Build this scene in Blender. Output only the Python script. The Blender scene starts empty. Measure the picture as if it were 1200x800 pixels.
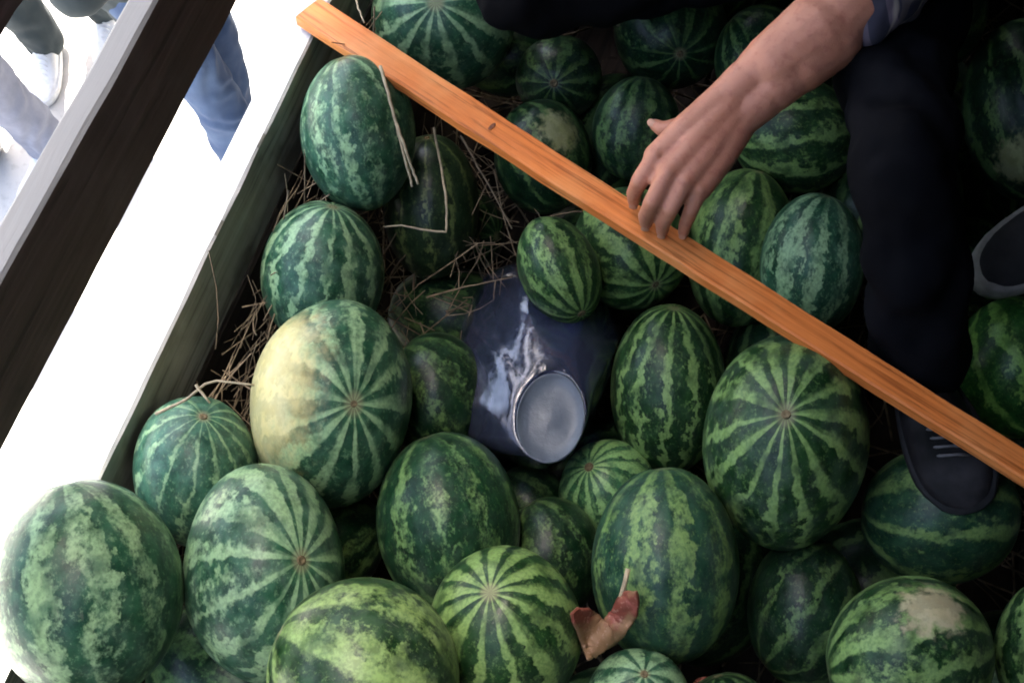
import bpy, bmesh, math, random
import numpy as np
from mathutils import Vector, Matrix, Quaternion, noise

random.seed(7)
rng = np.random.default_rng(11)
scene = bpy.context.scene
C = scene.collection
R = math.radians

# ------------------------------------------------------------------ camera
# metres: x = 0 is the inner face of the truck's side boards, y runs along them, z up from the street
FPX = 1200.0
PITCH, YAW = R(68), R(17.7)
CAM = Vector((0.6065, 0.0, 2.91))
FW = Vector((-math.sin(YAW) * math.cos(PITCH), math.cos(YAW) * math.cos(PITCH), -math.sin(PITCH)))
RT = Vector((math.cos(YAW), math.sin(YAW), 0))
UP = RT.cross(FW)
cam = bpy.data.cameras.new('camera')
cam.sensor_width = 36
cam.lens = 36 * FPX / 1200
cam.clip_start = 0.02
cam.clip_end = 2000
cam_o = bpy.data.objects.new('camera', cam)
C.objects.link(cam_o)
m3 = Matrix((RT, UP, -FW)).transposed()
cam_o.matrix_world = Matrix.Translation(CAM) @ m3.to_4x4()
scene.camera = cam_o

# ------------------------------------------------------------------ sky, sun, exposure
SUN_EL, SUN_AZ = R(64), R(-20)          # azimuth from +y towards +x: the sun stands ahead and to the left
world = bpy.data.worlds.new('World')
scene.world = world
world.use_nodes = True
nt = world.node_tree
bg = nt.nodes['Background']
sky = nt.nodes.new('ShaderNodeTexSky')
sky.sky_type = 'NISHITA'
sky.sun_disc = False
sky.sun_elevation = SUN_EL
sky.sun_rotation = SUN_AZ
sky.dust_density = 4.0
sky.ozone_density = 0.4
nt.links.new(sky.outputs[0], bg.inputs[0])
bg.inputs[1].default_value = 0.13
sun = bpy.data.lights.new('sun', 'SUN')
sun.energy = 4.5
sun.angle = R(0.5)
sun.color = (1, 0.95, 0.87)
sun_o = bpy.data.objects.new('sun', sun)
C.objects.link(sun_o)
sd = Vector((math.cos(SUN_EL) * math.sin(SUN_AZ), math.cos(SUN_EL) * math.cos(SUN_AZ), math.sin(SUN_EL)))
sun_o.rotation_euler = sd.to_track_quat('Z', 'Y').to_euler()
scene.view_settings.view_transform = 'Standard'
scene.view_settings.look = 'None'
scene.view_settings.gamma = 1
scene.view_settings.exposure = 2.9
scene.cycles.filter_width = 1.9
scene.cycles.max_bounces = 7
scene.cycles.diffuse_bounces = 3

# ------------------------------------------------------------------ helpers
def ray(px, py):
    return FW + RT * ((px - 600) / FPX) + UP * ((400 - py) / FPX)

def P(px, py, z):
    d = ray(px, py)
    return CAM + d * ((z - CAM.z) / d.z)

def tag(o, label=None, cat=None, group=None, kind=None):
    if label: o['label'] = label
    if cat: o['category'] = cat
    if group: o['group'] = group
    if kind: o['kind'] = kind
    return o

def link(name, me, mat=None, parent=None, smooth=True):
    o = bpy.data.objects.new(name, me)
    C.objects.link(o)
    if mat and not me.materials: me.materials.append(mat)
    if parent: o.parent = parent
    if smooth and me.polygons: me.polygons.foreach_set('use_smooth', [True] * len(me.polygons))
    return o

def empty(name, loc=(0, 0, 0)):
    o = bpy.data.objects.new(name, None)
    C.objects.link(o)
    o.empty_display_size = 0.1
    o.location = loc
    return o

def from_bm(name, bm, mat=None, parent=None, smooth=True):
    me = bpy.data.meshes.new(name)
    bmesh.ops.recalc_face_normals(bm, faces=bm.faces)
    bm.to_mesh(me); bm.free()
    return link(name, me, mat, parent, smooth)

def nodes(name):
    m = bpy.data.materials.new(name)
    m.use_nodes = True
    t = m.node_tree
    return m, t, t.nodes['Principled BSDF']

class NB:
    """tiny node-building helper"""
    def __init__(s, t): s.t = t
    def n(s, kind, **kw):
        x = s.t.nodes.new('ShaderNode' + kind)
        for k, v in kw.items(): setattr(x, k, v)
        return x
    def put(s, sock, v):
        if isinstance(v, bpy.types.NodeSocket): s.t.links.new(v, sock)
        else: sock.default_value = v
    def m(s, op, a, b=0.0, c=None, clamp=False):
        x = s.n('Math', operation=op); x.use_clamp = clamp
        s.put(x.inputs[0], a); s.put(x.inputs[1], b)
        if c is not None: s.put(x.inputs[2], c)
        return x.outputs[0]
    def vm(s, op, a, b=(0, 0, 0), sc=None):
        x = s.n('VectorMath', operation=op)
        s.put(x.inputs[0], a); s.put(x.inputs[1], b)
        if sc is not None: s.put(x.inputs['Scale'], sc)
        return x.outputs['Value'] if op in ('LENGTH', 'DISTANCE', 'DOT_PRODUCT') else x.outputs[0]
    def noise(s, vec, scale, detail=3.0, rough=0.55):
        x = s.n('TexNoise'); s.put(x.inputs['Vector'], vec)
        s.put(x.inputs['Scale'], scale)
        x.inputs['Detail'].default_value = detail; x.inputs['Roughness'].default_value = rough
        return x.outputs['Fac']
    def ss(s, v, lo, hi):
        x = s.n('MapRange', interpolation_type='SMOOTHSTEP')
        s.put(x.inputs[0], v); s.put(x.inputs[1], lo); s.put(x.inputs[2], hi)
        x.inputs[3].default_value = 0; x.inputs[4].default_value = 1
        return x.outputs[0]
    def mix(s, f, a, b):
        x = s.n('Mix', data_type='RGBA')
        s.put(x.inputs['Factor'], f)
        for sock, v in ((x.inputs[6], a), (x.inputs[7], b)):
            s.put(sock, v if isinstance(v, bpy.types.NodeSocket) else (*v[:3], 1))
        return x.outputs[2]
    def bump(s, h, strength, dist=0.01):
        x = s.n('Bump'); s.put(x.inputs['Height'], h)
        x.inputs['Strength'].default_value = strength; x.inputs['Distance'].default_value = dist
        return x.outputs[0]

def simple(name, col, rough=0.6, var=0.25, scale=30, bump=0.3, spec=0.4):
    m, t, b = nodes(name); q = NB(t)
    co = q.n('TexCoord').outputs['Object']
    n1 = q.noise(co, scale, 4); n2 = q.noise(co, scale * 0.17, 2)
    f = q.m('ADD', q.m('MULTIPLY', n1, 0.6), q.m('MULTIPLY', n2, 0.4))
    a = tuple(c * (1 - var) for c in col); d = tuple(min(1, c * (1 + var)) for c in col)
    q.put(b.inputs['Base Color'], q.mix(q.ss(f, 0.35, 0.65), a, d))
    b.inputs['Roughness'].default_value = rough
    b.inputs['Specular IOR Level'].default_value = spec
    q.put(b.inputs['Normal'], q.bump(n1, bump, 0.003))
    return m

def wood(name, c_dark, c_mid, c_light, axis='Y', rough=0.75, grain=60, stain=None, bump=0.5, worn_sunlit=None):
    m, t, b = nodes(name); q = NB(t)
    co = q.n('TexCoord').outputs['Object']
    inf = q.n('ObjectInfo')
    off = q.vm('ADD', co, q.vm('SCALE', (3.1, 7.7, 5.3), sc=inf.outputs['Random']))
    mp = q.n('Mapping'); q.put(mp.inputs['Vector'], off)
    s = [grain, grain, grain]; s['XYZ'.index(axis)] = grain * 0.035
    mp.inputs['Scale'].default_value = s
    warp = q.noise(off, 2.5, 2)
    g1 = q.noise(q.vm('ADD', mp.outputs[0], q.vm('SCALE', (2.0, 2.0, 0.5), sc=warp)), 1.0, 5, 0.6)
    g2 = q.noise(off, 9, 3)
    f = q.ss(g1, 0.3, 0.7)
    col = q.mix(f, c_dark, c_mid)
    col = q.mix(q.m('MULTIPLY', q.ss(g2, 0.45, 0.75), 0.6), col, c_light)
    fine = q.ss(g1, 0.36, 0.43)
    col = q.mix(q.m('MULTIPLY', q.m('SUBTRACT', 1.0, fine), 0.55), col, tuple(c * 0.45 for c in c_dark))
    if stain:
        st = q.ss(q.noise(off, 5, 4), 0.56, 0.68)
        col = q.mix(q.m('MULTIPLY', st, 0.75), col, stain)
    if worn_sunlit:
        ob = q.n('SeparateXYZ'); q.put(ob.inputs[0], q.n('Attribute', attribute_name='edge_wear_sun').outputs['Vector'])
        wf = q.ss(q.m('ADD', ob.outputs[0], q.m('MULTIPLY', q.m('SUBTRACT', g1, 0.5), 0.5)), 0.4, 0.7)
        col = q.mix(q.m('MULTIPLY', wf, 0.9), col, worn_sunlit)
    q.put(b.inputs['Base Color'], col)
    b.inputs['Roughness'].default_value = rough
    b.inputs['Specular IOR Level'].default_value = 0.3
    q.put(b.inputs['Normal'], q.bump(g1, bump, 0.004))
    return m

def fbm(p, s, o=3):
    v, a = 0.0, 1.0
    for _ in range(o):
        v += a * noise.noise(Vector(p) * s); s *= 2.03; a *= 0.5
    return v

# irregular sawn plank: a box along `axis` with slightly wandering edges
def plank(name, mat, parent, p0, p1, width_dir, w, thick_dir, th, segs=24, wob=0.004, seed=0, rnd=0.004, taper=1.0):
    p0, p1 = Vector(p0), Vector(p1); wd, td = Vector(width_dir), Vector(thick_dir)
    bm = bmesh.new(); rings = []
    c = rnd
    for i in range(segs + 1):
        f = i / segs; ce = p0.lerp(p1, f)
        k = 1 + (taper - 1) * f
        hw, ht = w * k / 2, th / 2
        prof = [(-hw + c, -ht), (hw - c, -ht), (hw, -ht + c), (hw, ht - c), (hw - c, ht), (-hw + c, ht), (-hw, ht - c), (-hw, -ht + c)]
        vs = []
        for j, (a, b_) in enumerate(prof):
            s = 1 if a > 0 else -1
            jit = wob * (fbm((f * (p1 - p0).length * 5, s * 9.1 + seed * 3.7, 0.3), 1.3, 4))
            j2 = wob * 0.4 * fbm((f * (p1 - p0).length * 5, j * 2.1, seed + 4.4), 1.5, 3)
            vs.append(bm.verts.new(ce + wd * (a + jit) + td * (b_ + j2)))
        rings.append(vs)
    for a, b_ in zip(rings[:-1], rings[1:]):
        for j in range(8):
            bm.faces.new((a[j], a[(j + 1) % 8], b_[(j + 1) % 8], b_[j]))
    bm.faces.new(rings[0]); bm.faces.new(rings[-1])
    o = from_bm(name, bm, mat, parent, smooth=False)
    at = o.data.attributes.new('edge_wear_sun', 'FLOAT_VECTOR', 'CORNER')
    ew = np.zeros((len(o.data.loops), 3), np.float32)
    for p in o.data.polygons:                       # weathered wood along the two narrow edges, paled further as painted sunlight
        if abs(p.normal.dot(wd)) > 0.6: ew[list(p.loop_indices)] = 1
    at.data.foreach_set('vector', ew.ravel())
    return o

def tube(bm, pts, radii, seg=8, cap=True):
    pts = [Vector(p) for p in pts]; rings = []
    nrm = None
    for i, p in enumerate(pts):
        t = (pts[min(i + 1, len(pts) - 1)] - pts[max(i - 1, 0)]).normalized()
        if nrm is None:
            nrm = t.orthogonal().normalized()
        nrm = (nrm - t * nrm.dot(t)).normalized(); bi = t.cross(nrm)
        rings.append([bm.verts.new(p + (nrm * math.cos(2 * math.pi * k / seg) + bi * math.sin(2 * math.pi * k / seg)) * radii[i]) for k in range(seg)])
    for a, b in zip(rings[:-1], rings[1:]):
        for k in range(seg):
            bm.faces.new((a[k], a[(k + 1) % seg], b[(k + 1) % seg], b[k]))
    if cap:
        bm.faces.new(rings[0]); bm.faces.new(rings[-1])

def capsule(bm, p0, r0, p1, r1, seg=18, rings=7):
    p0, p1 = Vector(p0), Vector(p1); d = p1 - p0; L = d.length
    t = d / L if L > 1e-6 else Vector((0, 0, 1))
    n = t.orthogonal().normalized(); b = t.cross(n); prev = None
    prof = [(-math.cos(a) * r0, math.sin(a) * r0) for a in np.linspace(0.05, math.pi / 2, rings)]
    prof += [(L + math.sin(a) * r1, math.cos(a) * r1) for a in np.linspace(0, math.pi / 2 - 0.05, rings)]
    for z, r in prof:
        ring = [bm.verts.new(p0 + t * z + (n * math.cos(2 * math.pi * k / seg) + b * math.sin(2 * math.pi * k / seg)) * r) for k in range(seg)]
        if prev:
            for k in range(seg): bm.faces.new((prev[k], prev[(k + 1) % seg], ring[(k + 1) % seg], ring[k]))
        else: bm.faces.new(ring[::-1])
        prev = ring
    bm.faces.new(prev)

def blob(bm, ce, ax, seg=20):
    """ellipsoid: ax = three half-axis vectors"""
    mat = Matrix.Translation(Vector(ce)) @ Matrix((ax[0], ax[1], ax[2])).transposed().to_4x4()
    bmesh.ops.create_uvsphere(bm, u_segments=seg, v_segments=seg // 2 + 2, radius=1, matrix=mat)

def remeshed(name, bm, voxel, mat, parent=None, smooth=4, wrinkle=None, fac=0.5):
    me = bpy.data.meshes.new(name + '_raw')
    bmesh.ops.recalc_face_normals(bm, faces=bm.faces)
    bm.to_mesh(me); bm.free()
    o = bpy.data.objects.new('tmp', me); C.objects.link(o)
    md = o.modifiers.new('r', 'REMESH'); md.mode = 'VOXEL'; md.voxel_size = voxel
    if smooth:
        sm = o.modifiers.new('s', 'SMOOTH'); sm.iterations = smooth; sm.factor = fac
    dg = bpy.context.evaluated_depsgraph_get(); dg.update()
    out = bpy.data.meshes.new_from_object(o.evaluated_get(dg))
    out.name = name
    bpy.data.objects.remove(o); bpy.data.meshes.remove(me)
    if wrinkle:
        n = len(out.vertices)
        co = np.empty(n * 3, np.float32); out.vertices.foreach_get('co', co); co = co.reshape(-1, 3)
        no = np.empty(n * 3, np.float32); out.vertex_normals.foreach_get('vector', no); no = no.reshape(-1, 3)
        am = np.array([wrinkle(Vector(c)) for c in co.tolist()], np.float32)
        out.vertices.foreach_set('co', (co + no * am[:, None]).ravel()); out.update()
    return link(name, out, mat, parent)

# ------------------------------------------------------------------ the setting: street and truck bed
def ground_mat():
    m, t, b = nodes('dusty_concrete'); q = NB(t)
    co = q.n('TexCoord').outputs['Object']
    n1 = q.noise(co, 1.3, 5); n2 = q.noise(co, 45, 4)
    col = q.mix(n1, (0.42, 0.40, 0.37), (0.56, 0.54, 0.50))
    col = q.mix(q.m('MULTIPLY', q.ss(n2, 0.5, 0.75), 0.4), col, (0.30, 0.28, 0.25))
    q.put(b.inputs['Base Color'], col); b.inputs['Roughness'].default_value = 0.9
    q.put(b.inputs['Normal'], q.bump(n2, 0.3, 0.01))
    return m
bm = bmesh.new()
bmesh.ops.create_grid(bm, x_segments=40, y_segments=40, size=600)
tag(from_bm('ground', bm, ground_mat()), 'pale sunlit concrete street beside the truck', kind='structure')

W_A = wood('weathered_green_board', (0.20, 0.185, 0.15), (0.32, 0.30, 0.255), (0.43, 0.41, 0.36), stain=(0.09, 0.075, 0.055), worn_sunlit=(0.62, 0.61, 0.58))  # edge wear is paled to stand in for sunlight on the top
W_B = wood('weathered_brown_board', (0.07, 0.041, 0.035), (0.11, 0.068, 0.058), (0.15, 0.10, 0.088), stain=(0.015, 0.010, 0.009), worn_sunlit=(0.20, 0.20, 0.19))
W_D = wood('dark_board', (0.02, 0.013, 0.009), (0.04, 0.027, 0.018), (0.06, 0.043, 0.03))
truck = empty('truck_bed', (0, 0, 1.1))
tag(truck, 'slatted wooden truck bed with weathered side boards holding the watermelon load', 'truck bed')
truck_inv = Matrix.Translation((0, 0, -1.1))
def tp(o):
    o.parent = truck; o.matrix_parent_inverse = truck_inv; return o
YB, YF = -1.3, 2.5
def side(zlo, zhi, th, mat, seed, wob=0.006, name='side_board', x=0.0, sgn=-1):
    zc = (zlo + zhi) / 2
    return tp(plank(name, mat, None, (x + sgn * th / 2, YB, zc), (x + sgn * th / 2, YF, zc), (0, 0, 1), zhi - zlo, (1, 0, 0), th, segs=150, wob=wob, seed=seed))
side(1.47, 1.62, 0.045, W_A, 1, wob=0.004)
side(1.30, 1.458, 0.040, W_D, 2)
side(1.13, 1.288, 0.040, W_D, 3)
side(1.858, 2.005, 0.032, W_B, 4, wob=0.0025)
for k, zl in enumerate((2.172, 2.46, 2.74)): side(zl, zl + 0.16, 0.032, W_B, 5 + k)  # upper two slats are added, unseen, to cut light from the left
for k, (zl, zh) in enumerate(((1.13, 1.29), (1.30, 1.46), (1.47, 1.62), (1.858, 2.005), (2.178, 2.32))):
    side(zl, zh, 0.036, W_D, 10 + k, x=2.1, sgn=1)
for x0, s in ((0, -1), (2.1, 1)):
    for y in (-1.1, 1.75):
        xx = x0 + s * (0.044 + 0.035)
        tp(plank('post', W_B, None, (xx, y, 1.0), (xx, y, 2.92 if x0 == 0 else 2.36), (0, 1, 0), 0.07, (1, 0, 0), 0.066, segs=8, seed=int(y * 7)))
for k in range(14):
    xx = 0.075 + 0.15 * k
    tp(plank('floor_plank', W_D, None, (xx, YB, 1.105), (xx, YF, 1.105), (1, 0, 0), 0.145, (0, 0, 1), 0.03, segs=10, seed=30 + k, wob=0.002))
tp(plank('floor_light_stop', W_D, None, (1.05, YB, 1.07), (1.05, YF, 1.07), (1, 0, 0), 2.2, (0, 0, 1), 0.01, segs=2, wob=0))  # added sheet that stops light leaking up between the floor planks
for y, nm in ((YB + 0.0, 'tailboard'), (YF, 'headboard')):
    for k, (zl, zh) in enumerate(((1.13, 1.33), (1.34, 1.55), (1.56, 1.70))):
        s = -1 if y < 0 else 1
        tp(plank(nm, W_D, None, (0.01, y + s * 0.025, (zl + zh) / 2), (2.09, y + s * 0.025, (zl + zh) / 2), (0, 0, 1), zh - zl, (0, 1, 0), 0.03, segs=10, seed=60 + k))

# the house wall ahead, added out of view, keeps the sun off the load; its edge lets the sun onto the street at the left
WALL = simple('plaster', (0.16, 0.145, 0.13), 0.9, 0.15, 6, 0.3)
hb = empty('shade_house', (3.0, 3.6, 0))
tag(hb, 'added unseen house standing ahead of the truck and shading the load', 'shade_house')
def block(name, lo, hi, mat, parent):
    bm = bmesh.new(); lo, hi = Vector(lo), Vector(hi)
    bmesh.ops.create_cube(bm, size=1, matrix=Matrix.Translation((lo + hi) / 2) @ Matrix.Diagonal((*(hi - lo), 1)))
    bmesh.ops.bevel(bm, geom=bm.edges[:], offset=0.01, segments=1, affect='EDGES')
    o = from_bm(name, bm, mat, None, False); o.parent = parent; o.matrix_parent_inverse = Matrix.Translation(-parent.location); return o
HX = -1.17
block('shade_wall', (HX, 3.3, 0), (8, 8, 10.6), WALL, hb)
block('shade_roof', (HX, 3.25, 10.6), (8.1, 8.1, 10.8), W_D, hb)
for wx in (1.2, 3.4, 5.6):
    for wz in (1.2, 4.2):
        wn = block('added_window', (wx, 3.27, wz), (wx + 1.0, 3.30, wz + 1.4), W_B, hb)

# unseen canvas added to shade the load, drawn over the far side of the truck
def canvas():
    m, t, b = nodes('shade_canvas'); q = NB(t)
    co = q.n('TexCoord').outputs['Object']
    n1 = q.noise(co, 2, 4); w = q.noise(co, 180, 2)
    q.put(b.inputs['Base Color'], q.mix(n1, (0.022, 0.024, 0.022), (0.04, 0.042, 0.038)))
    b.inputs['Roughness'].default_value = 0.9
    q.put(b.inputs['Normal'], q.bump(w, 0.2, 0.002))
    return m
CANVAS = canvas()
cov = empty('shade_cover', (1.05, 0.6, 1.1))
tag(cov, 'dark canvas cover added out of view on hoops to shade the truck bed', 'canvas cover')
X1, ZT = 2.2, 2.98
def x_edge(y): return 0.10 + 0.42 * min(1, max(0, (0.95 - y) / 0.85))  # left edge of the added canvas, slanted to dim the far load
bm = bmesh.new(); NXX, NYY = 40, 40; grid = []
for i in range(NXX + 1):
    row = []
    for j in range(NYY + 1):
        y = YB - 0.2 + (YF - YB + 0.4) * j / NYY
        sag = -0.03 * math.sin(j / NYY * math.pi * 3) ** 2
        X0 = x_edge(y); s = i / NXX * (X1 - X0 + 1.6)
        if s < X1 - X0: p = Vector((X0 + s, y, ZT + sag + 0.10 * math.sin(s / (X1 - X0) * math.pi)))
        else: p = Vector((X1 + 0.02 * math.sin(y * 9), y, ZT - (s - (X1 - X0))))
        row.append(bm.verts.new(p))
    grid.append(row)
for i in range(NXX):
    for j in range(NYY): bm.faces.new((grid[i][j], grid[i + 1][j], grid[i + 1][j + 1], grid[i][j + 1]))
ci = Matrix.Translation((-1.05, -0.6, -1.1))
def cp(o): o.parent = cov; o.matrix_parent_inverse = ci; return o
cs = from_bm('shade_sheet', bm, CANVAS)
so = cs.modifiers.new('t', 'SOLIDIFY'); so.thickness = 0.004
cp(cs)
for nm, yc in (('front_shade', YF + 0.09), ('rear_shade', YB - 0.12)):  # added curtains that close off light from front and rear
    bm = bmesh.new(); grid = []
    for i in range(31):
        xa = 0.30 if yc > 0 else 0.0
        x = xa + (2.18 - xa) * i / 30
        grid.append([bm.verts.new((x, yc + 0.02 * math.sin(x * 13), 1.2 + (ZT - 1.25) * j / 6)) for j in range(7)])
    for i in range(30):
        for j in range(6): bm.faces.new((grid[i][j], grid[i + 1][j], grid[i + 1][j + 1], grid[i][j + 1]))
    fc = from_bm(nm, bm, CANVAS)
    so = fc.modifiers.new('t', 'SOLIDIFY'); so.thickness = 0.004
    cp(fc)
HOOP = simple('grey_steel', (0.2, 0.2, 0.2), 0.4, bump=0.05)
for y in (-1.1, 1.75):
    bm = bmesh.new()
    tube(bm, [(-0.12, y + 0.1, 1.1), (-0.12, y + 0.1, 2.75), (-0.05, y + 0.1, ZT - 0.08), (0.10, y + 0.1, ZT - 0.03), (1.1, y + 0.1, ZT + 0.03), (2.17, y + 0.1, ZT - 0.06), (2.17, y + 0.1, 1.1)], [0.016] * 7, 10)
    cp(from_bm('shade_hoop', bm, HOOP))

# ------------------------------------------------------------------ watermelons
def rind_group():
    g = bpy.data.node_groups.new('rind', 'ShaderNodeTree')
    I = lambda n, k, d: setattr(g.interface.new_socket(n, in_out='INPUT', socket_type='NodeSocket' + k), 'default_value', d)
    I('Seed', 'Float', 0.0); I('Count', 'Float', 11.0); I('Width', 'Float', 0.2)
    I('Light', 'Color', (0.2, 0.35, 0.15, 1)); I('Dark', 'Color', (0.02, 0.07, 0.03, 1))
    I('Bloom', 'Float', 0.2); I('Spot Direction', 'Vector', (0, 0, -1)); I('Spot Size', 'Float', 0.0); I('Spot Color', 'Color', (0.5, 0.42, 0.15, 1))
    I('Jag', 'Float', 1.0)
    for n, k in (('Color', 'Color'), ('Roughness', 'Float'), ('Height', 'Float')):
        g.interface.new_socket(n, in_out='OUTPUT', socket_type='NodeSocket' + k)
    q = NB(g); gi = g.nodes.new('NodeGroupInput').outputs; go = g.nodes.new('NodeGroupOutput').inputs
    at = q.n('Attribute', attribute_name='rind'); p = at.outputs['Vector']
    sp = q.n('SeparateXYZ'); q.put(sp.inputs[0], p); x, y, z = sp.outputs
    seedv = q.vm('SCALE', (13.7, 5.1, 29.3), sc=gi['Seed'])
    ps = q.vm('ADD', p, seedv)
    r = q.m('SQRT', q.m('ADD', q.m('MULTIPLY', x, x), q.m('MULTIPLY', y, y)))
    rr = q.m('ADD', r, 0.02)
    th = q.m('ARCTAN2', y, x)
    n1 = q.m('SUBTRACT', q.noise(ps, 2.2, 2), 0.5)
    n2 = q.m('SUBTRACT', q.noise(ps, 8.0, 3), 0.5)
    pj = q.n('CombineXYZ'); q.put(pj.inputs[0], q.m('DIVIDE', x, rr)); q.put(pj.inputs[1], q.m('DIVIDE', y, rr)); q.put(pj.inputs[2], q.m('MULTIPLY', z, 0.35))
    pm = q.vm('ADD', pj.outputs[0], seedv)                     # runs along meridians
    wv = q.m('SUBTRACT', q.noise(pm, 1.6, 2), 0.5)
    fine = q.m('SUBTRACT', q.noise(pm, 9.0, 3), 0.5)
    r15 = q.m('POWER', r, 1.3)
    thw = q.m('ADD', th, q.m('MULTIPLY', r15, q.m('ADD', q.m('MULTIPLY', n1, 0.55), q.m('MULTIPLY', q.m('MULTIPLY', n2, 0.45), gi['Jag']))))
    s = q.m('SINE', q.m('ADD', q.m('MULTIPLY', thw, gi['Count']), q.m('MULTIPLY', wv, 4.0)))
    s2 = q.m('SINE', q.m('ADD', q.m('MULTIPLY', thw, q.m('ADD', q.m('MULTIPLY', gi['Count'], 2.0), 1.0)), q.m('MULTIPLY', wv, 9.0)))
    s = q.m('ADD', q.m('MULTIPLY', s, 0.85), q.m('MULTIPLY', s2, 0.35))
    hi = q.m('SUBTRACT', q.noise(ps, 20.0, 4, 0.65), 0.5)
    T = q.m('ADD', s, q.m('MULTIPLY', wv, 1.8))
    T = q.m('ADD', T, q.m('MULTIPLY', fine, 0.9))
    T = q.m('ADD', T, q.m('MULTIPLY', q.m('MULTIPLY', hi, r), q.m('MULTIPLY', gi['Jag'], 1.9)))
    T = q.m('ADD', T, q.m('MULTIPLY', q.m('MULTIPLY', n2, r), 2.8))
    mask = q.ss(T, q.m('SUBTRACT', gi['Width'], 0.50), q.m('ADD', gi['Width'], 0.55))
    brk = q.ss(q.noise(ps, 3.4, 3), 0.30, 0.52)               # stripes break up along their length
    mask = q.m('MULTIPLY', mask, q.m('ADD', q.m('MULTIPLY', brk, 0.75), 0.25))
    vein = q.ss(q.noise(ps, 24.0, 3, 0.6), 0.36, 0.62)
    mott = q.m('ADD', q.m('MULTIPLY', vein, 0.35), 0.65)
    fm = q.m('MULTIPLY', mask, mott)
    fleck = q.m('MULTIPLY', q.ss(q.noise(ps, 15.0, 5, 0.7), 0.52, 0.70), 0.42)
    f = q.m('MAXIMUM', fm, fleck)
    dk = q.mix(q.ss(q.noise(ps, 5.0, 4, 0.65), 0.3, 0.7), q.mix(0.55, gi['Dark'], (0, 0, 0)), q.mix(0.07, gi['Dark'], gi['Light']))
    lt = q.mix(q.noise(ps, 2.0, 2), gi['Light'], q.mix(0.35, gi['Light'], (0.35, 0.42, 0.10)))
    col = q.mix(f, dk, lt)
    # pale field spot where it lay on the soil; on one melon a painted sunlit rim
    dd = q.vm('DISTANCE', p, gi['Spot Direction'])
    dd = q.m('ADD', dd, q.m('ADD', q.m('MULTIPLY', n2, 0.7), q.m('MULTIPLY', n1, 0.35)))
    sm = q.m('SUBTRACT', 1.0, q.ss(dd, q.m('MULTIPLY', gi['Spot Size'], 0.45), q.m('ADD', gi['Spot Size'], 0.001)))
    scol = q.mix(q.noise(ps, 5.0, 4), gi['Spot Color'], q.mix(0.6, gi['Spot Color'], (0.62, 0.60, 0.42)))
    col = q.mix(q.m('MULTIPLY', sm, q.m('ADD', 0.74, q.m('MULTIPLY', f, 0.26))), col, scol)
    # waxy bloom and dust
    bl = q.m('MULTIPLY', q.ss(q.noise(ps, 4.5, 5, 0.65), 0.36, 0.72), gi['Bloom'])
    col = q.mix(bl, col, (0.34, 0.42, 0.38))
    scr = q.m('MULTIPLY', q.ss(q.noise(q.vm('MULTIPLY', ps, (30, 30, 6)), 1.0, 3), 0.66, 0.72), 0.16)
    col = q.mix(scr, col, (0.30, 0.29, 0.22))
    dirt = q.m('MULTIPLY', q.ss(q.noise(ps, 60.0, 2), 0.68, 0.76), 0.6)
    col = q.mix(dirt, col, (0.10, 0.075, 0.045))
    polar = q.ss(q.m('ABSOLUTE', z), 0.988, 0.9995)
    col = q.mix(q.m('MULTIPLY', polar, 0.6), col, (0.26, 0.24, 0.13))
    q.put(go['Color'], col)
    q.put(go['Roughness'], q.m('ADD', 0.24, q.m('ADD', q.m('MULTIPLY', bl, 0.5), q.m('MULTIPLY', q.noise(ps, 9.0, 4), 0.16))))
    q.put(go['Height'], q.m('ADD', q.m('MULTIPLY', q.noise(ps, 7, 4), 1.0), q.m('MULTIPLY', fm, -0.15)))
    return g
RIND = rind_group()

def rind_mat(seed, count, width, light, dark, bloom, spot, jag):
    m, t, b = nodes('watermelon_rind'); q = NB(t)
    count = round(count * 1.4); width += 0.15; bloom *= 0.3
    g = t.nodes.new('ShaderNodeGroup'); g.node_tree = RIND
    i = g.inputs
    i['Seed'].default_value = seed; i['Count'].default_value = count; i['Width'].default_value = width
    i['Light'].default_value = (*light, 1); i['Dark'].default_value = (*dark, 1); i['Bloom'].default_value = bloom
    i['Jag'].default_value = jag
    if spot:
        i['Spot Direction'].default_value = spot[0]; i['Spot Size'].default_value = spot[1]; i['Spot Color'].default_value = (*spot[2], 1)
    q.put(b.inputs['Base Color'], g.outputs['Color']); q.put(b.inputs['Roughness'], g.outputs['Roughness'])
    q.put(b.inputs['Normal'], q.bump(g.outputs['Height'], 0.10, 0.01))
    b.inputs['Specular IOR Level'].default_value = 0.27
    return m

TEAL_D, TEAL_L = (0.009, 0.078, 0.036), (0.27, 0.45, 0.25)
GRN_D, GRN_L = (0.005, 0.040, 0.010), (0.18, 0.32, 0.10)
DRK_D, DRK_L = (0.004, 0.026, 0.010), (0.055, 0.14, 0.05)  # deeper melons get darker rinds, so shade in the gaps is painted in
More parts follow.
